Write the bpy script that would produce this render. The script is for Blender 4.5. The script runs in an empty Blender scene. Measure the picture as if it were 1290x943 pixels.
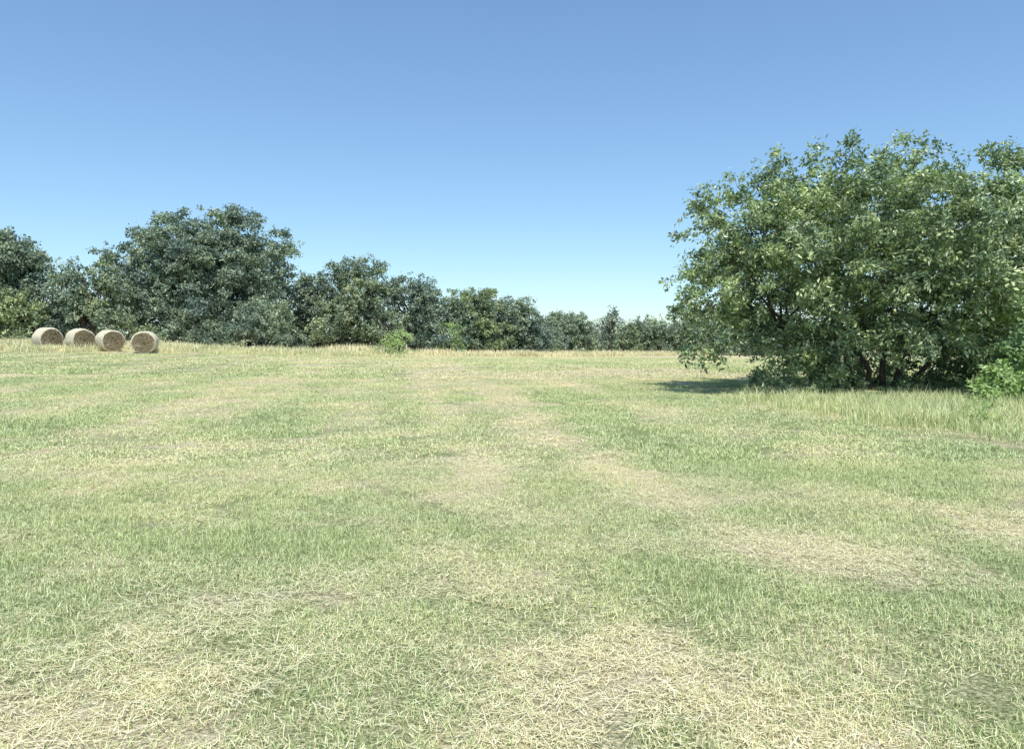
import bpy, math, numpy as np
from mathutils import Vector
scene=bpy.context.scene
R=np.random.default_rng(7)

# ---------------------------------------------------------------- helpers
def smooth(a,b,v):
    t=np.clip((v-a)/(b-a),0,1); return t*t*(3-2*t)
_tab=np.random.default_rng(3).random((256,256))
def vnoise(x,y):
    xi=np.floor(x).astype(int); yi=np.floor(y).astype(int)
    fx=x-xi; fy=y-yi; fx=fx*fx*(3-2*fx); fy=fy*fy*(3-2*fy)
    g=lambda i,j:_tab[i%256,j%256]
    return (g(xi,yi)*(1-fx)+g(xi+1,yi)*fx)*(1-fy)+(g(xi,yi+1)*(1-fx)+g(xi+1,yi+1)*fx)*fy
def fbm(x,y,o=4):
    s=0;a=.5;t=0
    for k in range(o):
        s=s+a*vnoise(x*2**k+17*k,y*2**k+31*k); t+=a; a*=.55
    return s/t
def H(x,y):
    x=np.asarray(x,float); y=np.asarray(y,float)
    z=1.2*np.exp(-((x+38)/24)**2)*smooth(15,60,y)*(1-smooth(90,200,y))
    z=z-0.0215*np.clip(y-35,0,90)
    z=z+0.05*(fbm(x/5+40,y/5+9,2)-.5)*smooth(2,8,np.abs(y)+np.abs(x))
    return z
def unit(v): return v/(np.linalg.norm(v,axis=-1,keepdims=True)+1e-9)

class Buf:
    def __init__(s): s.v=[];s.f=[];s.m=[];s.a=[];s.b=[];s.n=0
    def add(s,v,f,m,a=None,b=None):
        v=np.asarray(v,float); f=np.asarray(f,int)
        s.v.append(v); s.f.append(f+s.n); s.m.append(np.full(len(f),m))
        s.a.append(np.zeros(len(v)) if a is None else a)
        s.b.append(np.zeros(len(v)) if b is None else b)
        s.n+=len(v)
    def mesh(s,name,mats,smoothmats=()):
        v=np.concatenate(s.v); f=np.concatenate(s.f); m=np.concatenate(s.m)
        me=bpy.data.meshes.new(name)
        me.vertices.add(len(v)); me.vertices.foreach_set('co',v.ravel())
        me.loops.add(f.size); me.loops.foreach_set('vertex_index',f.ravel().astype(np.int32))
        me.polygons.add(len(f)); me.polygons.foreach_set('loop_start',(np.arange(len(f))*4).astype(np.int32))
        me.polygons.foreach_set('loop_total',np.full(len(f),4,np.int32))
        for q in mats: me.materials.append(q)
        me.polygons.foreach_set('material_index',m.astype(np.int32))
        me.polygons.foreach_set('use_smooth',np.isin(m,list(smoothmats)))
        for nm,arr in (('rnd',s.a),('straw',s.b)):
            at=me.attributes.new(nm,'FLOAT','POINT'); at.data.foreach_set('value',np.concatenate(arr))
        me.update(calc_edges=True)
        return me
def link(name,me,loc=(0,0,0)):
    o=bpy.data.objects.new(name,me); o.location=loc; scene.collection.objects.link(o); return o

def tube(buf,pts,rad,mat,sides=7):
    pts=np.asarray(pts,float); rad=np.asarray(rad,float); K=len(pts)
    t=np.gradient(pts,axis=0); t=unit(t)
    ref=np.array([0.31,0.9,0.17]); u=unit(np.cross(t,ref)); w=np.cross(t,u)
    an=np.linspace(0,2*np.pi,sides,endpoint=False)
    v=pts[:,None]+rad[:,None,None]*(np.cos(an)[None,:,None]*u[:,None]+np.sin(an)[None,:,None]*w[:,None])
    idx=np.arange(K*sides).reshape(K,sides)
    a=idx[:-1];b=np.roll(idx,-1,1)[:-1];c=np.roll(idx,-1,1)[1:];d=idx[1:]
    buf.add(v.reshape(-1,3),np.stack([a,b,c,d],-1).reshape(-1,4),mat)

# ---------------------------------------------------------------- material helpers
def newmat(name):
    m=bpy.data.materials.new(name); m.use_nodes=True
    nt=m.node_tree; nt.nodes.clear(); return m,nt
def N(nt,t,**k):
    n=nt.nodes.new(t)
    for a,b in k.items(): setattr(n,a,b)
    return n
def ramp(nt,stops,fac):
    r=N(nt,'ShaderNodeValToRGB'); e=r.color_ramp.elements
    while len(e)<len(stops): e.new(.5)
    for i,(p,c) in enumerate(stops):
        e[i].position=p; e[i].color=(*c,1) if len(c)==3 else c
    nt.links.new(fac,r.inputs[0]); return r.outputs[0]
def mixc(nt,f,a,b,mode='MIX'):
    n=N(nt,'ShaderNodeMix',data_type='RGBA',blend_type=mode)
    for s,v in ((0,f),(6,a),(7,b)):
        if hasattr(v,'is_output'): nt.links.new(v,n.inputs[s])
        else: n.inputs[s].default_value=v if s==0 else (*v,1)
    return n.outputs[2]
def math_(nt,op,a,b=0.0):
    n=N(nt,'ShaderNodeMath',operation=op)
    for i,v in enumerate((a,b)):
        if hasattr(v,'is_output'): nt.links.new(v,n.inputs[i])
        else: n.inputs[i].default_value=v
    return n.outputs[0]
def noise(nt,scale,detail=4,vec=None,rough=.55):
    n=N(nt,'ShaderNodeTexNoise'); n.inputs['Scale'].default_value=scale; n.inputs['Detail'].default_value=detail
    n.inputs['Roughness'].default_value=rough
    if vec is None: vec=N(nt,'ShaderNodeNewGeometry').outputs['Position']
    nt.links.new(vec,n.inputs['Vector']); return n.outputs[0]
def attr(nt,name):
    return N(nt,'ShaderNodeAttribute',attribute_name=name).outputs['Fac']

def leafmat(name,dark,mid,light,transl=.3,rough=.45,spec=.35,clump=.5):
    m,nt=newmat(name)
    c=ramp(nt,[(0,dark),(.55,mid),(1,light)],attr(nt,'rnd'))
    nz=noise(nt,clump,1)
    br=ramp(nt,[(.3,(.68,.74,.80)),(.7,(1.30,1.25,1.04))],nz)
    c=mixc(nt,1.0,c,br,'MULTIPLY')
    p=N(nt,'ShaderNodeBsdfPrincipled'); p.inputs['Roughness'].default_value=rough
    p.inputs['Specular IOR Level'].default_value=spec
    nt.links.new(c,p.inputs['Base Color'])
    t=N(nt,'ShaderNodeBsdfTranslucent'); c2=mixc(nt,1.0,c,(1.15,1.3,.8),'MULTIPLY'); nt.links.new(c2,t.inputs[0])
    mx=N(nt,'ShaderNodeMixShader'); mx.inputs[0].default_value=transl
    nt.links.new(p.outputs[0],mx.inputs[1]); nt.links.new(t.outputs[0],mx.inputs[2])
    o=N(nt,'ShaderNodeOutputMaterial'); nt.links.new(mx.outputs[0],o.inputs[0]); return m
def simple(name,colfn,rough=.9,bump=None,spec=.2):
    m,nt=newmat(name); p=N(nt,'ShaderNodeBsdfPrincipled'); p.inputs['Roughness'].default_value=rough
    p.inputs['Specular IOR Level'].default_value=spec
    nt.links.new(colfn(nt),p.inputs['Base Color'])
    if bump:
        b=N(nt,'ShaderNodeBump'); b.inputs['Strength'].default_value=bump[1]; b.inputs['Distance'].default_value=bump[2]
        nt.links.new(noise(nt,bump[0],4),b.inputs['Height']); nt.links.new(b.outputs[0],p.inputs['Normal'])
    o=N(nt,'ShaderNodeOutputMaterial'); nt.links.new(p.outputs[0],o.inputs[0]); return m

M_near=leafmat('leaf_near',(.075,.115,.06),(.25,.33,.175),(.78,.83,.52),.26,.38,.6,.9)  # bright leaf highlights and dark crown gaps put into the leaf colour spread
M_oak=leafmat('leaf_oak',(.085,.13,.11),(.21,.275,.215),(.54,.60,.46),.18,.5,.45,.35)  # cool shadow tone and crown highlights put into the leaf colours
M_far=leafmat('leaf_far',(.13,.18,.135),(.27,.335,.23),(.58,.63,.45),.2,.5,.4,.3)  # mid and light stops raised to paint highlights on the crowns
M_mid=leafmat('leaf_olive',(.12,.17,.10),(.27,.335,.19),(.54,.60,.38),.2,.5,.4,.4)
M_pale=leafmat('leaf_pale',(.22,.31,.14),(.40,.52,.25),(.62,.72,.38),.3,.5,.3,.8)
M_bark=simple('bark',lambda nt:ramp(nt,[(.3,(.05,.045,.035)),(.7,(.16,.14,.12))],noise(nt,9,6)),.95,(14,.8,.05))

GREEN=[(0,(.27,.36,.14)),(.5,(.46,.585,.25)),(1,(.72,.80,.42))]
STRAW=[(0,(.50,.41,.21)),(.5,(.87,.78,.49)),(1,(.98,.92,.68))]
def grassmat():
    m,nt=newmat('grass_blade')
    r=attr(nt,'rnd'); s=attr(nt,'straw')
    g=ramp(nt,GREEN,r); st=ramp(nt,STRAW,r)
    c=mixc(nt,s,g,st)
    br=ramp(nt,[(.3,(.86,.91,.88)),(.7,(1.09,1.06,1.0))],noise(nt,.35,2))
    c=mixc(nt,1.0,c,br,'MULTIPLY')
    p=N(nt,'ShaderNodeBsdfDiffuse'); nt.links.new(c,p.inputs[0])
    o=N(nt,'ShaderNodeOutputMaterial'); nt.links.new(p.outputs[0],o.inputs[0]); return m
M_grass=grassmat()

def groundcol(nt):
    s=attr(nt,'straw')
    n1=noise(nt,1.3,4,rough=.7); n2=noise(nt,40,5,rough=.8)
    k=math_(nt,'ADD',s,math_(nt,'MULTIPLY',math_(nt,'SUBTRACT',n1,.5),1.2))
    k=math_(nt,'ADD',k,math_(nt,'MULTIPLY',math_(nt,'SUBTRACT',n2,.5),2.0))
    f=ramp(nt,[(.25,(0,0,0)),(.8,(1,1,1))],k)
    g=ramp(nt,[(.35,(.12,.145,.06)),(.65,(.42,.48,.21))],n2)
    st=ramp(nt,[(.35,(.32,.26,.15)),(.65,(.84,.75,.50))],n2)
    return mixc(nt,f,g,st)
M_ground=simple('meadow_ground',groundcol,.95,(60,1,.04),.1)

# ---------------------------------------------------------------- straw / green layout (world metres)
def blob(x,y,cx,cy,rx,ry): return np.exp(-((x-cx)/rx)**2-((y-cy)/ry)**2)
def straw(x,y):
    m=.28+1.25*(fbm(x/.7+5,y/.7+3,4)-.5)+.55*(fbm(x/4+50,y/3+7,3)-.5)
    m+= .08*(1-smooth(3.5,6,y))+.07*smooth(8,14,y)
    m+= .16*blob(x,y,.7,3.5,1.0,.7)+.42*blob(x,y,2.1,5.2,.7,.3)+.15*blob(x,y,1.9,3.3,.5,.5)+.2*blob(x,y,4.2,5.6,.8,1.0)
    m+= .35*blob(x,y,-2.0,3.3,.6,.3)+.3*blob(x,y,-1.3,4.3,.6,.2)
    t=x+.155*(y-10.6)                       # mowing / wheel track direction
    far=smooth(4,9,y)
    for o,a in ((-.75,.75),(.95,.62),(-6.5,.38),(-4.8,.32),(5.6,.3),(7.3,.34)): m+= a*np.exp(-((t-o)/(.34+.006*y))**2)*far*(.4+.8*fbm(x/2,y/3+70,2))
    m+= .17*np.sin(t*2*np.pi/3.3+.3*np.sin(y/9))*smooth(5,12,y)
    m+= .14*smooth(22,50,y)+.5*blob(x,y,4.5,30,4.5,2.5)+.3*blob(x,y,0,26,3,2)+.4*blob(x,y,6,14.5,1.2,.5)
    m+= .8*smooth(12,20,y)*np.clip(fbm(x/10+9,y/1.4+2,3)-.54,0,1)*2
    m+= .5*smooth(42,47,y-np.clip(x+26,0,40)*.75)
    return np.clip(m,0,1)

# ---------------------------------------------------------------- ground
n=520;k=7.0
u=np.linspace(-1,1,n); gx=2500*np.sinh(k*u)/np.sinh(k); gy=6+2500*np.sinh(k*u)/np.sinh(k)
X,Y=np.meshgrid(gx,gy); Z=H(X,Y)
b=Buf(); idx=np.arange(n*n).reshape(n,n)
b.add(np.stack([X,Y,Z],-1).reshape(-1,3),np.stack([idx[:-1,:-1],idx[:-1,1:],idx[1:,1:],idx[1:,:-1]],-1).reshape(-1,4),0,None,straw(X,Y).ravel())
link('ground',b.mesh('ground',[M_ground],(0,)))

# ---------------------------------------------------------------- grass patches
def patch(name,size,nb,length,width,pstraw,pflat,seed,lean=.55,tuftp=.45):
    r=np.random.default_rng(seed)
    rad=size*.5*np.sqrt(r.random(nb)); th=r.random(nb)*2*np.pi
    nt_=max(6,nb//14); tr=size*.48*np.sqrt(r.random(nt_)); ta=r.random(nt_)*6.283
    tc=np.stack([tr*np.cos(ta),tr*np.sin(ta)],-1)
    base=np.stack([rad*np.cos(th),rad*np.sin(th)],-1)
    tuft=r.random(nb)<tuftp; ti=r.integers(0,nt_,nb)
    base[tuft]=tc[ti[tuft]]+r.normal(0,length*.25,(tuft.sum(),2))
    isS=(r.random(nb)<pstraw); flat=(r.random(nb)<pflat)&isS
    L=length*r.uniform(.4,1.3,nb); L[flat]*=1.2
    az=r.random(nb)*2*np.pi; d=np.stack([np.cos(az),np.sin(az)],-1)
    l1=np.abs(r.normal(0,lean*.6,nb)); l2=l1+np.abs(r.normal(lean*.7,.35,nb))
    l1[flat]=r.uniform(1.35,1.6,flat.sum()); l2[flat]=r.uniform(1.4,1.65,flat.sum())
    w=width*r.uniform(.6,1.3,nb); fa=az+np.pi/2+r.normal(0,.5,nb); s=np.stack([np.cos(fa),np.sin(fa),0*fa],-1)*w[:,None]*.5
    p0=np.stack([base[:,0],base[:,1],np.where(flat,r.uniform(.005,.03,nb),-.004)],-1)
    dd=lambda l:np.stack([d[:,0]*np.sin(l),d[:,1]*np.sin(l),np.cos(l)],-1)
    p1=p0+dd(l1)*L[:,None]*.5; p2=p1+dd(np.minimum(l2,1.7))*L[:,None]*.5
    p2[:,2]=np.maximum(p2[:,2],.004)
    v=np.stack([p0-s,p0+s,p1+s*.85,p1-s*.85,p2+s*.12,p2-s*.12],1).reshape(-1,3)
    i=(np.arange(nb)*6)[:,None]; f=np.concatenate([i+[0,1,2,3],i+[3,2,4,5]])
    rn=np.repeat(r.random(nb),6); st=np.repeat(np.where(isS,1.0,r.uniform(0,.35,nb)),6).reshape(nb,6)
    st[:,4:]=np.minimum(1,st[:,4:]+.25)
    bf=Buf(); bf.add(v,f,0,rn,st.ravel())
    return bpy.data.objects.new(name,bf.mesh(name,[M_grass]))
def collection(name,objs):
    c=bpy.data.collections.new(name)
    for o in objs:c.objects.link(o)
    return c
def scatter(name,coll,pts,rot,scl,ix):
    me=bpy.data.meshes.new(name); me.vertices.add(len(pts)); me.vertices.foreach_set('co',np.asarray(pts,float).ravel())
    at=me.attributes.new('rot','FLOAT_VECTOR','POINT'); at.data.foreach_set('vector',np.asarray(rot,float).ravel())
    at=me.attributes.new('scl','FLOAT_VECTOR','POINT'); at.data.foreach_set('vector',np.asarray(scl,float).ravel())
    at=me.attributes.new('ix','INT','POINT'); at.data.foreach_set('value',np.asarray(ix,np.int32))
    ob=link(name,me)
    ng=bpy.data.node_groups.new(name,'GeometryNodeTree')
    ng.interface.new_socket('Geometry',in_out='INPUT',socket_type='NodeSocketGeometry')
    ng.interface.new_socket('Geometry',in_out='OUTPUT',socket_type='NodeSocketGeometry')
    gi=ng.nodes.new('NodeGroupInput');go=ng.nodes.new('NodeGroupOutput')
    ci=ng.nodes.new('GeometryNodeCollectionInfo'); ci.inputs['Collection'].default_value=coll
    ci.inputs['Separate Children'].default_value=True; ci.inputs['Reset Children'].default_value=True
    ip=ng.nodes.new('GeometryNodeInstanceOnPoints'); ip.inputs['Pick Instance'].default_value=True
    def na(nm,t):
        q=ng.nodes.new('GeometryNodeInputNamedAttribute'); q.data_type=t; q.inputs['Name'].default_value=nm
        return [o for o in q.outputs if o.enabled and o.name=='Attribute'][0]
    L=ng.links
    L.new(gi.outputs[0],ip.inputs['Points']); L.new(ci.outputs[0],ip.inputs['Instance'])
    L.new(na('ix','INT'),ip.inputs['Instance Index']); L.new(na('rot','FLOAT_VECTOR'),ip.inputs['Rotation'])
    L.new(na('scl','FLOAT_VECTOR'),ip.inputs['Scale']); L.new(ip.outputs[0],go.inputs[0])
    md=ob.modifiers.new('scatter','NODES'); md.node_group=ng
    return ob
levels=[.06,.18,.36,.6,.85]
def zone(name,y0,y1,sp,size,nb,ln,wd,seed,lean=.7):
    r=np.random.default_rng(seed); objs=[]
    for li,s in enumerate(levels):
        for vv in range(2):
            objs.append(patch(f'{name}_p{li}{vv}',size,nb,ln,wd,s,.35+.3*s,seed*100+li*2+vv,lean))
    yy=np.arange(y0,y1,sp); pts=[]
    for y in yy:
        xm=.85*y+2; xs=np.arange(-xm,xm,sp)
        pts.append(np.stack([xs,np.full(len(xs),y)],-1))
    p=np.concatenate(pts); p+=r.uniform(-.35,.35,p.shape)*sp
    sh=blob(p[:,0],p[:,1],10.5,20.5,4.2,2.8)
    p=p[r.random(len(p))>sh*.6]
    m=straw(p[:,0],p[:,1])+r.normal(0,.06,len(p))
    li=np.digitize(m,[.14,.32,.52,.74]); ix=li*2+r.integers(0,2,len(p))
    z=H(p[:,0],p[:,1]); rot=np.zeros((len(p),3)); rot[:,2]=r.random(len(p))*6.28
    hs=r.uniform(.75,1.2,len(p))*(1.15-.5*np.clip(m,0,1)); scl=np.stack([np.ones(len(p)),np.ones(len(p)),hs],-1)
    return scatter(name,collection(name+'_patches',objs),np.column_stack([p,z]),rot,scl,ix)
zone('meadow_grass',1.4,9.2,.40,.60,1200,.050,.0034,1,.8)
zone('meadow_grass',9.2,27,.85,1.2,1500,.052,.0090,2,.9)
zone('meadow_grass',27,72,2.4,3.4,2500,.07,.024,3,1.0)
# loose hay left lying by the baler
r=np.random.default_rng(61)
objs=[patch(f'loose_hay_{i}',.5,50,.11,.0030,1,1,900+i,.7,.2) for i in range(4)]
pts=[]
for (xa,ya,xb,yb,nn,sp) in [(-2.5,3.2,-1.2,4.6,26,.13),(-1.9,2.9,-1.0,3.5,8,.12),(-2.9,4.0,-1.9,4.5,8,.12),(-.2,3.3,1.6,3.6,7,.3),(1.6,5.1,2.6,5.3,8,.15),(3.4,5,4.4,6.4,6,.3)]:
    t=r.random(nn)[:,None]; pts.append(np.array([[xa,ya]])*(1-t)+np.array([[xb,yb]])*t+r.normal(0,sp,(nn,2)))
q=np.column_stack([r.uniform(-7,7,900),r.uniform(2.3,9,900)]); q=q[(straw(q[:,0],q[:,1])>.55)]; pts.append(q[:40])
p=np.concatenate(pts); rot=np.zeros((len(p),3)); rot[:,2]=r.random(len(p))*6.28
scatter('loose_hay',collection('loose_hay_patches',objs),np.column_stack([p,H(p[:,0],p[:,1])+.012]),rot,np.ones((len(p),3)),r.integers(0,4,len(p)))

# tall grass along the field edges
def tall(name,pts,ps,size,nb,ln,wd,seed,smin=.6,smax=1.2,lean=.35):
    r=np.random.default_rng(seed)
    objs=[patch(f'{name}_t{i}',size,nb,ln,wd,ps,.05,seed*77+i,lean) for i in range(4)]
    p=np.asarray(pts); rot=np.zeros((len(p),3)); rot[:,2]=r.random(len(p))*6.28
    s=r.uniform(smin,smax,len(p)); scl=np.stack([s,s,s*r.uniform(.8,1.2,len(p))],-1)
    return scatter(name,collection(name+'_patches',objs),np.column_stack([p,H(p[:,0],p[:,1])]),rot,scl,r.integers(0,4,len(p)))
q=np.column_stack([R.uniform(4.2,16,3000),R.uniform(8,19,3000)])
bd=4.9+(18.5-q[:,1])*.27+1.4*(fbm(q[:,0]*0+3,q[:,1]/1.5,2)-.5)
q=q[(q[:,0]>bd)&(R.random(len(q))<.12+.9*smooth(0,1.5,q[:,0]-bd)*fbm(q[:,0]/1.2,q[:,1]/1.2,2)*1.8)&(q[:,1]<18.0-.12*(q[:,0]-6))&((q[:,0]<.85*q[:,1]+3))]
tall('tall_grass',q,.13,.7,110,.28,.0072,11,.45,1.2,.65)
q=np.column_stack([R.uniform(-50,-9,520),R.uniform(43.5,58,520)])
q=q[(q[:,1]>43.8+2*(fbm(q[:,0]/4,q[:,0]*0,2)-.5)*2+np.clip(q[:,0]+26,0,30)*.6)]
tall('tall_grass',q,.65,2.4,420,.48,.024,12,.4,1.1,.5)
q=np.column_stack([R.uniform(-16,45,1100),R.uniform(56,108,1100)])
ey=62+np.clip(q[:,0]+14,0,60)*.95
q=q[(q[:,1]>ey)&(q[:,1]<ey+12)]
tall('tall_grass',q,.88,3.2,480,.6,.038,13,.4,1.25,.5)

# ---------------------------------------------------------------- trees
def crown(buf,lobes,mat,r,sub_den=5.0,cl_den=60,lpc=16,ll=.14,lw=.06,twig=.3,subr=(.24,.42),down=-.8,inner=.15,droop=.25,sprig=0.0):
    lob=np.array(lobes,float)
    if lob.shape[1]==4: lob=np.column_stack([lob[:,:3],lob[:,3],lob[:,3],lob[:,3]])
    C=lob[:,:3];S=lob[:,3:]
    subs=[]
    for c,s in zip(C,S):
        mr=s.mean(); nn=max(8,int(sub_den*mr**2*2.0)) ; nn=min(nn,60)
        d=unit(r.normal(size=(nn*2,3))); d=d[d[:,2]>down][:nn]
        fr=r.uniform(.6,1.0,(len(d),1)); sr=mr*r.uniform(*subr,len(d))
        if sprig:
            sp=r.random(len(d))<sprig; fr[sp]=r.uniform(1.05,1.3,(sp.sum(),1)); sr[sp]=mr*r.uniform(.12,.2,sp.sum())
        p=c+d*s*fr
        subs.append(np.column_stack([p,sr,np.repeat(c[None],len(d),0)]))
    subs=np.concatenate(subs)
    dist=np.linalg.norm((subs[:,None,:3]-C[None])/S[None],axis=-1)
    deep=(dist<.55).any(1); subs=subs[~deep|(r.random(len(subs))<.25)]
    A=4*np.pi*subs[:,3]**2; nC=int(A.sum()*cl_den/ 4)
    si=r.choice(len(subs),nC,p=A/A.sum()); d=unit(r.normal(size=(nC,3))); 
    d[:,2]=np.where(d[:,2]<-.3,-d[:,2]*.5,d[:,2])
    rr=r.uniform(.35,1.08,nC)**.6
    o=subs[si,:3]+d*(subs[si,3]*rr)[:,None]*np.array([1,1,.8])
    out=unit(o-subs[si,4:7])
    if inner>0:
        ni=int(nC*inner); li=r.integers(0,len(C),ni); di=unit(r.normal(size=(ni,3)))
        oi=C[li]+di*S[li]*r.uniform(.2,.75,(ni,1)); o=np.concatenate([o,oi]); out=np.concatenate([out,di])
    o=np.repeat(o,lpc,0); out_=np.repeat(out,lpc,0)
    tw=np.repeat(unit(out+r.normal(0,.45,out.shape)+[0,0,.15-droop]),lpc,0)
    crn=np.repeat(r.random(len(out)),lpc)
    M=len(o); s=r.random(M)*twig
    pos=o+tw*s[:,None]+r.normal(0,ll*.35,(M,3)); pos[:,2]-=droop*s*s*1.5
    nrm=unit(r.normal(0,.75,(M,3))+out_*.6+[0,0,.55])
    t=unit(np.cross(nrm,r.normal(size=(M,3)))+tw*.3-[0,0,.15]); bt=unit(np.cross(nrm,t))
    L=ll*r.uniform(.6,1.3,(M,1)); W=lw*r.uniform(.6,1.3,(M,1))
    n2=np.cross(t,bt)
    v=np.stack([pos,pos+t*L*.45+bt*W*.5+n2*W*.15,pos+t*L-n2*L*.1,pos+t*L*.45-bt*W*.5+n2*W*.15],1).reshape(-1,3)
    f=np.arange(M*4).reshape(-1,4)
    rn=np.clip(.5*crn+.5*r.random(M)+r.normal(0,.12,M),0,1)
    buf.add(v,f,mat,np.repeat(rn,4))
    return subs,C
def bez(a,b_,r,sag=.2,K=7,wob=.06):
    a=np.array(a,float);b_=np.array(b_,float); m=(a+b_)/2+np.array([0,0,sag])*np.linalg.norm(b_-a)
    t=np.linspace(0,1,K)[:,None]; p=(1-t)**2*a+2*t*(1-t)*m+t*t*b_
    w=r.normal(0,wob,(K,3))*np.linalg.norm(b_-a)*.5; w[0]=0; return p+w
def limbs(buf,base,forks,C,subs,r,tr,mat,nsub=40,limb_r=.5):
    fk=np.array(forks,float)
    for f in fk:
        p=bez(base+np.array([(f[0]-base[0])*.3,(f[1]-base[1])*.3,0]),f,r,.05,8,.04)
        tube(buf,p,np.linspace(tr*1.25,tr*.7,8)*np.r_[1.3,1.05,np.ones(6)],mat,9)
    ends=[]
    for c in C:
        j=np.argmin(np.linalg.norm(fk-c,axis=1)); p=bez(fk[j],c,r,.12,8,.05)
        tube(buf,p,np.linspace(tr*limb_r,tr*.16,8),mat,7); ends.append(p)
    if nsub:
        for s in subs[r.permutation(len(subs))[:nsub]]:
            j=np.argmin(np.linalg.norm(C-s[4:7],axis=1)); a=ends[j][r.integers(3,8)]
            p=bez(a,s[:3]+unit(s[:3]-s[4:7])*s[3]*.4,r,.08,6,.07); tube(buf,p,np.linspace(tr*.16,tr*.04,6),mat,5)

def auto(hw,h,r,dy=None,low=.08):
    dy=dy or hw*.75; out=[]; cz=h*(.5+low/2); rz=h*(1-low)/2; R0=min(hw,rz,dy)
    nl=int(8+4*max(hw/R0,rz/R0))
    for i in range(nl):
        d=unit(r.normal(size=3)); rad=R0*r.uniform(.28,.50)
        out.append((d[0]*(hw-rad),d[1]*(dy-rad),cz+d[2]*(rz-rad),rad))
    for fx in (-.5,r.uniform(-.2,.2),.45): out.append((fx*hw,0,h-R0*.46-abs(fx)*h*r.uniform(.1,.4),R0*.44))
    for fx in (-.75,0,.75): out.append((fx*hw,-dy*.3,h*.26,min(R0*.55,h*.25)))
    out.append((0,0,cz,R0*.7))
    return out
def tree(name,x,y,top,hw,mat,seed,lobes=None,ll=.25,lw=.16,**kw):
    r=np.random.default_rng(seed); g=float(H(x,y)); h=top-g
    lb=lobes if lobes is not None else auto(hw,h,r)
    bf=Buf(); args=dict(sub_den=4,cl_den=10,lpc=10,ll=ll,lw=lw,twig=.5,inner=.2,sprig=.14); args.update(kw)
    subs,C=crown(bf,lb,0,r,**args)
    fk=[(r.normal(0,.1*hw),r.normal(0,.1*hw),h*.3),(hw*.15,0,h*.35)]
    limbs(bf,np.array([0,0,-.2]),fk,C,subs,r,.035*h,1,30)
    return link(name,bf.mesh(name,[mat,M_bark],(1,)),(x,y,g))

# large spreading oak behind the bales
g0=float(H(-30.2,72))
oakl=[(x,y,z-g0,rr) for x,y,z,rr in [(-2,0,11.3,2.5),(1.8,.5,11.6,2.5),(4.6,0,10.6,2.4),(-5,0,9.9,2.1),(-7.2,-.5,7.8,2.1),(7.2,0,9.1,2.3),
  (-3,-4,8.4,2.5),(1,-4.6,8.6,2.5),(5,-3.5,7.2,2.3),(-6,-2.5,5,2.1),(-2,-5,5,2.3),(2.5,-5.2,4.6,2.3),(6.6,-2,4.8,2.2),(-7.2,0,3,2.1),(0,3,9,3),(-4,3,7,3),(5,3,7,3),
  (-3.5,-4.5,2.4,1.8),(5,-3.5,2.3,1.8),(.5,-5,2.4,1.8),(0,0,6,3.5)]]
tree('oak_tree',-30.2,72,14.3,9.7,M_oak,21,lobes=oakl,sub_den=2.6,cl_den=12,subr=(.18,.34))
spec=[(-47,66,11.0,6.2,M_oak),(-37.2,65,8.9,3.6,M_far),(-42,62,5.5,2.8,M_mid),(-20.2,77,8.0,3.6,M_oak),(-15.2,74,9.6,4.0,M_far),(-10.3,76,7.8,3.6,M_oak),
 (-7.6,86,6.4,2.8,M_oak),(-4.6,88,7.3,4.0,M_mid),(.4,91,6.0,4.2,M_oak),(4.2,98,3.6,2.5,M_far),(8.2,105,4.8,4.2,M_far),(12.9,98,5.2,1.6,M_oak),
 (16.2,108,3.4,2.4,M_mid),(20,110,4.2,3.6,M_far),(26.5,108,4.4,4.6,M_far),(34,104,5.2,5,M_oak)]
for i,(x,y,t,hw,m) in enumerate(spec): tree('woodland_tree',x,y,t,hw,m,50+i)
# lighter shrubs
tree('shrub',-20.6,62,4.6,2.8,M_far,81,ll=.22,lw=.12,cl_den=13)
tree('shrub',-24.6,61,2.7,2.0,M_far,82,ll=.22,lw=.12,cl_den=13)
tree('shrub',-8.7,56,1.9,1.15,M_pale,83,ll=.2,lw=.07,cl_den=16)
tree('shrub',-6.9,79,3.2,1.7,M_pale,84,ll=.24,lw=.12)
tree('shrub',-29.5,60,2.3,1.6,M_mid,85,ll=.24,lw=.14)
# distant continuous mass behind / between
r=np.random.default_rng(5); bf=Buf(); lb=[]
line=[(-75,66),(-48,68),(-30,74),(-18,78),(-8,86),(2,94),(10,108),(22,114),(45,112),(75,100)]
lx=[a for a,_ in line]; ly=[c for _,c in line]
tops=[(-75,9),(-50,8.5),(-40,6.2),(-22,6.3),(-12,6.2),(-6,5),(3,4),(10,3),(22,2.6),(45,4),(75,6)]
for x in np.arange(-74,74,1.7):
    for row in range(2):
        y=float(np.interp(x,lx,ly))+row*4-1+r.normal(0,.8); tz=float(np.interp(x,[a for a,_ in tops],[c for _,c in tops]))*(1 if row else .55)*r.uniform(.75,1.05)
        g=float(H(x,y)); rr=r.uniform(1.2,1.9); z=g+rr*.6
        while z<tz-rr*.5+.2:
            lb.append((x+r.normal(0,.5),y+r.normal(0,.4),z,rr)); z+=rr*1.25
crown(bf,lb,0,r,sub_den=2.0,cl_den=5.5,lpc=9,ll=.34,lw=.22,twig=.5,inner=.25)
link('distant_tree_line',bf.mesh('distant_tree_line',[M_oak,M_bark],(1,)))

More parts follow.
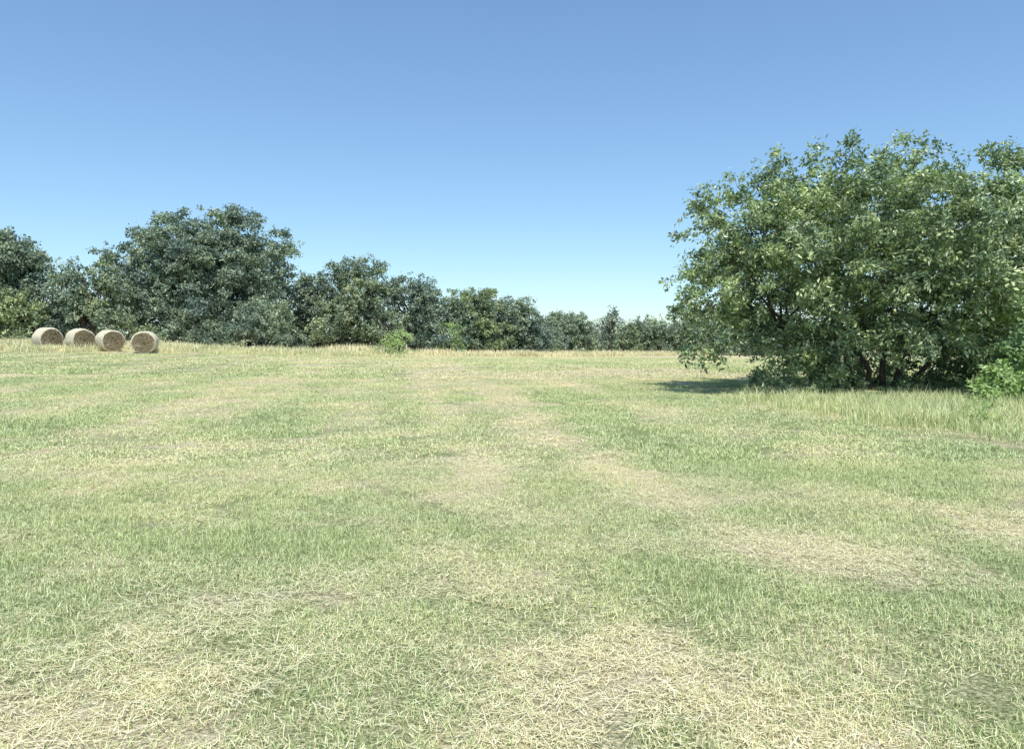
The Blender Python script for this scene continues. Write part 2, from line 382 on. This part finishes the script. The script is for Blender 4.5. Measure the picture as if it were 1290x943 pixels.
# near multi-stemmed tree on the right
r=np.random.default_rng(31); bf=Buf(); X0,Y0=10.0,20.0; g=float(H(X0,Y0))
L=[(5.6,20,4.6,.95),(5.2,20,2.3,.95),(6.5,20.2,5.35,.95),(7.7,20,5.35,.95),(8.9,20.2,5.95,.95),(9.9,20,5.7,1.1),(11,20.3,6.0,.95),(12.4,20.2,5.55,1.05),(13.5,20.5,5.2,1.1),
 (5.9,19.3,3.5,1.1),(7.0,18.4,4.1,1.2),(8.7,17.9,4.4,1.2),(10.4,17.8,4.3,1.2),(12.1,18.2,4.1,1.25),(7.4,17.7,2.8,1.05),(9.1,17.3,3.0,1.05),(10.8,17.4,2.7,1.0),(12.3,17.8,2.7,1.1),
 (5.9,19.4,1.6,.8),(6.9,18.8,1.4,.7),(8.0,18.2,1.5,.75),(11.7,18.0,1.4,.75),(10.3,17.8,1.7,.7),(5.2,19.7,1.2,.55),(12.6,17.9,1.2,.8),(9.2,17.9,1.5,.65),(7.2,19.4,.8,.6),(8.2,18.9,.8,.5),
 (7,22.4,4,1.5),(9,22.8,4.3,1.6),(11,22.8,4.2,1.6),(13,22.6,4,1.6),(6.0,21.5,2.8,1.2),(8,22.8,2.2,1.2),(10,23.2,2.3,1.3),(12,23,2.2,1.3),(14,22,2.8,1.5),(13.6,19.5,3.4,1.4),
 (9.8,20.2,4.3,1.5),(12,20.5,4.0,1.4),(7.6,20.2,4,1.3),(8.4,21.4,1.0,.9),(10,21.5,.9,1.0),(11.6,21.4,.9,1.0),(13,21,1,1.0),(9.3,20.6,1.9,1.1),(11,20.6,1.9,1.1),(12.6,20,1.6,1.0),(7.6,20.6,2,1.1),(9.4,19.6,2.9,1.0),(11.3,19.6,2.9,1.0)]
L=[(a-X0,c-Y0,d-g,e) for a,c,d,e in L]
subs,C=crown(bf,L,0,r,sub_den=6.5,cl_den=46,lpc=13,ll=.13,lw=.064,twig=.34,subr=(.16,.35),inner=.12,droop=.35,sprig=.25)
fk=[(-2.6,.4,1.6),(-1.3,.3,2.0),(-.4,.6,2.3),(.5,.5,2.4),(1.2,.3,1.9),(2.4,.5,1.8)]
limbs(bf,np.array([.4,.9,-.2]),fk,C,subs,r,.07,1,320,.6)
link('pecan_tree',bf.mesh('pecan_tree',[M_near,M_bark],(1,)),(X0,Y0,g))
# second tree, mostly out of frame to the right
r=np.random.default_rng(32); bf=Buf(); X1,Y1=17.0,21.5; g1=float(H(X1,Y1))
L=[(x,y,z,rr) for x,y,z,rr in auto(3.6,6.6,r)]
subs,C=crown(bf,L,0,r,sub_den=4,cl_den=24,lpc=13,ll=.17,lw=.075,twig=.34,inner=.12,droop=.35,sprig=.1)
limbs(bf,np.array([0,0,-.2]),[(0,0,1.9),(.8,.3,2.2)],C,subs,r,.16,1,80)
link('pecan_tree',bf.mesh('pecan_tree',[M_near,M_bark],(1,)),(X1,Y1,g1))
# undergrowth beside the trunks; row behind added to keep the hollow dark
r=np.random.default_rng(33); bf=Buf()
L=[(x,22.6+r.normal(0,.4),r.uniform(.3,.9),r.uniform(.6,.95)) for x in np.arange(8.3,17,.7)]
L+=[(x,18.4+r.normal(0,.4),.08,r.uniform(.2,.42)) for x in np.arange(6.6,13,.4)]
crown(bf,L,0,r,sub_den=10,cl_den=42,lpc=12,ll=.12,lw=.06,twig=.2,inner=.2)
link('undergrowth',bf.mesh('undergrowth',[M_near],()))
def bush(name,L,seed,mat,**k):
    r=np.random.default_rng(seed); bf=Buf()
    subs,C=crown(bf,L,0,r,**k); base=np.array([np.mean([q[0] for q in L]),np.mean([q[1] for q in L]),-.05])
    limbs(bf,base,[base+[0,0,.3]],C,subs,r,.03,1,30); return link(name,bf.mesh(name,[mat,M_bark],(1,)))
bush('bush',[(11.1,16.6,.4,.55),(11.7,16.9,.8,.75),(12.1,17.0,1.6,.75),(10.4,16.4,.15,.4),(11.9,16.2,.4,.6),(12.9,16.7,.8,.9)],41,M_pale,sub_den=14,cl_den=70,lpc=12,ll=.12,lw=.065,twig=.22,inner=.15,sprig=.15)
bush('bush',[(7.85,12.5,.1,.2),(8.1,12.6,.15,.22)],42,M_pale,sub_den=20,cl_den=130,lpc=12,ll=.12,lw=.03,twig=.2,inner=.1)

# ---------------------------------------------------------------- hay bales
def balecol_face(nt):
    tc=N(nt,'ShaderNodeTexCoord').outputs['Object']
    w=N(nt,'ShaderNodeTexWave',wave_type='RINGS',rings_direction='Y'); w.inputs['Scale'].default_value=5; w.inputs['Distortion'].default_value=3.5; w.inputs['Detail'].default_value=4
    nt.links.new(tc,w.inputs['Vector'])
    c=ramp(nt,[(.1,(.13,.095,.05)),(.9,(.38,.31,.19))],w.outputs[0])
    return mixc(nt,1.0,c,ramp(nt,[(.3,(.4,.37,.33)),(.7,(1.7,1.65,1.5))],noise(nt,4,6,tc,.75)),'MULTIPLY')
def balecol_side(nt):
    tc=N(nt,'ShaderNodeTexCoord').outputs['Object']
    return ramp(nt,[(.3,(.46,.40,.27)),(.7,(.80,.74,.57))],noise(nt,7,6,tc,.75))
M_bf=simple('hay_end',balecol_face,.95,(25,1,.05),.1); M_bs=simple('hay_wrap',balecol_side,.85,(30,.8,.03),.2)
M_hay=simple('hay_strand',lambda nt:ramp(nt,[(0,(.16,.12,.07)),(1,(.62,.55,.38))],attr(nt,'rnd')),.8)
def bale(x,y,yaw,seed,rad=.72,half=.6):
    r=np.random.default_rng(seed); bf=Buf(); S=72
    prof=[(.02,-half-.01)]+[(q,-half+.015*math.sin(q*60)) for q in np.linspace(.06,rad-.09,22)]
    prof+=[(rad-.09+.09*math.sin(a),-half+.09-.09*math.cos(a)) for a in np.linspace(.2,1.57,5)]
    side=[(rad+.012*math.sin(t*40),t) for t in np.linspace(-half+.12,half-.12,16)]
    full=prof+side+[(p,-q) for p,q in prof[::-1]]
    an=np.linspace(0,2*np.pi,S,endpoint=False); K=len(full); ph=r.random()*6
    P=np.array(full); rr=P[:,0][:,None]*(1+.018*np.sin(3*an+ph)+.012*np.sin(7*an+ph*2))+r.normal(0,.006,(K,S))
    yy=P[:,1][:,None]+.018*np.sin(P[:,0][:,None]*55+an)*(np.abs(P[:,1][:,None])>half-.05)+r.normal(0,.008,(K,S))
    z=rr*np.sin(an); z=np.where(z<0,z*.95,z)
    v=np.stack([rr*np.cos(an),yy,z],-1).reshape(-1,3); ix=np.arange(K*S).reshape(K,S)
    f=np.stack([ix[:-1],np.roll(ix,-1,1)[:-1],np.roll(ix,-1,1)[1:],ix[1:]],-1)
    e=len(prof)-6
    bf.add(v,f[:e].reshape(-1,4),0)
    bf.f.append(f[e:K-1-e].reshape(-1,4)); bf.m.append(np.full(f[e:K-1-e].size//4,1))
    bf.f.append(f[K-1-e:].reshape(-1,4)); bf.m.append(np.full(f[K-1-e:].size//4,0))
    M=2000; a=r.random(M)*6.283; q=(rad-.07)*np.sqrt(r.random(M)); sgn=np.where(r.random(M)<.5,-1,1)
    p=np.stack([q*np.cos(a),sgn*(half+.02),q*np.sin(a)],-1)
    tang=np.stack([-np.sin(a),sgn*r.uniform(0,.5,M),np.cos(a)],-1)+r.normal(0,.45,(M,3)); tang=unit(tang); ln=r.uniform(.05,.16,(M,1))
    sd=unit(np.cross(tang,[0,1,0]))*.005
    vv=np.stack([p-sd,p+sd,p+tang*ln+sd*.6,p+tang*ln-sd*.6],1).reshape(-1,3)
    bf.add(vv,np.arange(M*4).reshape(-1,4),2,np.repeat(r.random(M),4))
    o=link('hay_bale',bf.mesh('hay_bale',[M_bf,M_bs,M_hay],(0,1)),(x,y,float(H(x,y))+rad*.90)); o.rotation_euler=(0,0,yaw); return o
bale(-29.6,47.2,math.radians(54),1); bale(-27.4,47,math.radians(50),2); bale(-25.4,46.8,math.radians(47),3); bale(-22.9,46.2,math.radians(16),4)

# ---------------------------------------------------------------- light, sky, camera
el,rot=math.radians(64),math.radians(172)
w=bpy.data.worlds.new('World'); scene.world=w; w.use_nodes=True; nt=w.node_tree
sk=nt.nodes.new('ShaderNodeTexSky'); sk.sky_type='NISHITA'; sk.sun_disc=False; sk.sun_elevation=el; sk.sun_rotation=rot
sk.air_density=1.0; sk.dust_density=.15; sk.ozone_density=2.2; sk.altitude=0
bg=nt.nodes['Background']; bg.inputs[1].default_value=.15
gm=nt.nodes.new('ShaderNodeGamma'); gm.inputs[1].default_value=.80; nt.links.new(sk.outputs[0],gm.inputs[0])
nt.links.new(mixc(nt,1.0,gm.outputs[0],(1.08,1.36,1.56),'MULTIPLY'),bg.inputs[0])
ld=bpy.data.lights.new('sun','SUN'); ld.energy=5; ld.angle=math.radians(.5); ld.color=(1,.965,.90)
lo=bpy.data.objects.new('sun',ld); scene.collection.objects.link(lo)
d=Vector((math.sin(rot)*math.cos(el),math.cos(rot)*math.cos(el),math.sin(el)))
lo.rotation_euler=d.to_track_quat('Z','Y').to_euler(); lo.location=(0,0,30)
cd=bpy.data.cameras.new('camera'); cd.lens=26; cd.sensor_width=36; cd.clip_end=8000; cd.clip_start=.05
co=bpy.data.objects.new('camera',cd); scene.collection.objects.link(co)
co.location=(0,0,1.6); co.rotation_euler=(math.radians(90-3.16),0,0); scene.camera=co
scene.view_settings.view_transform='Standard'; scene.view_settings.look='None'; scene.view_settings.exposure=0
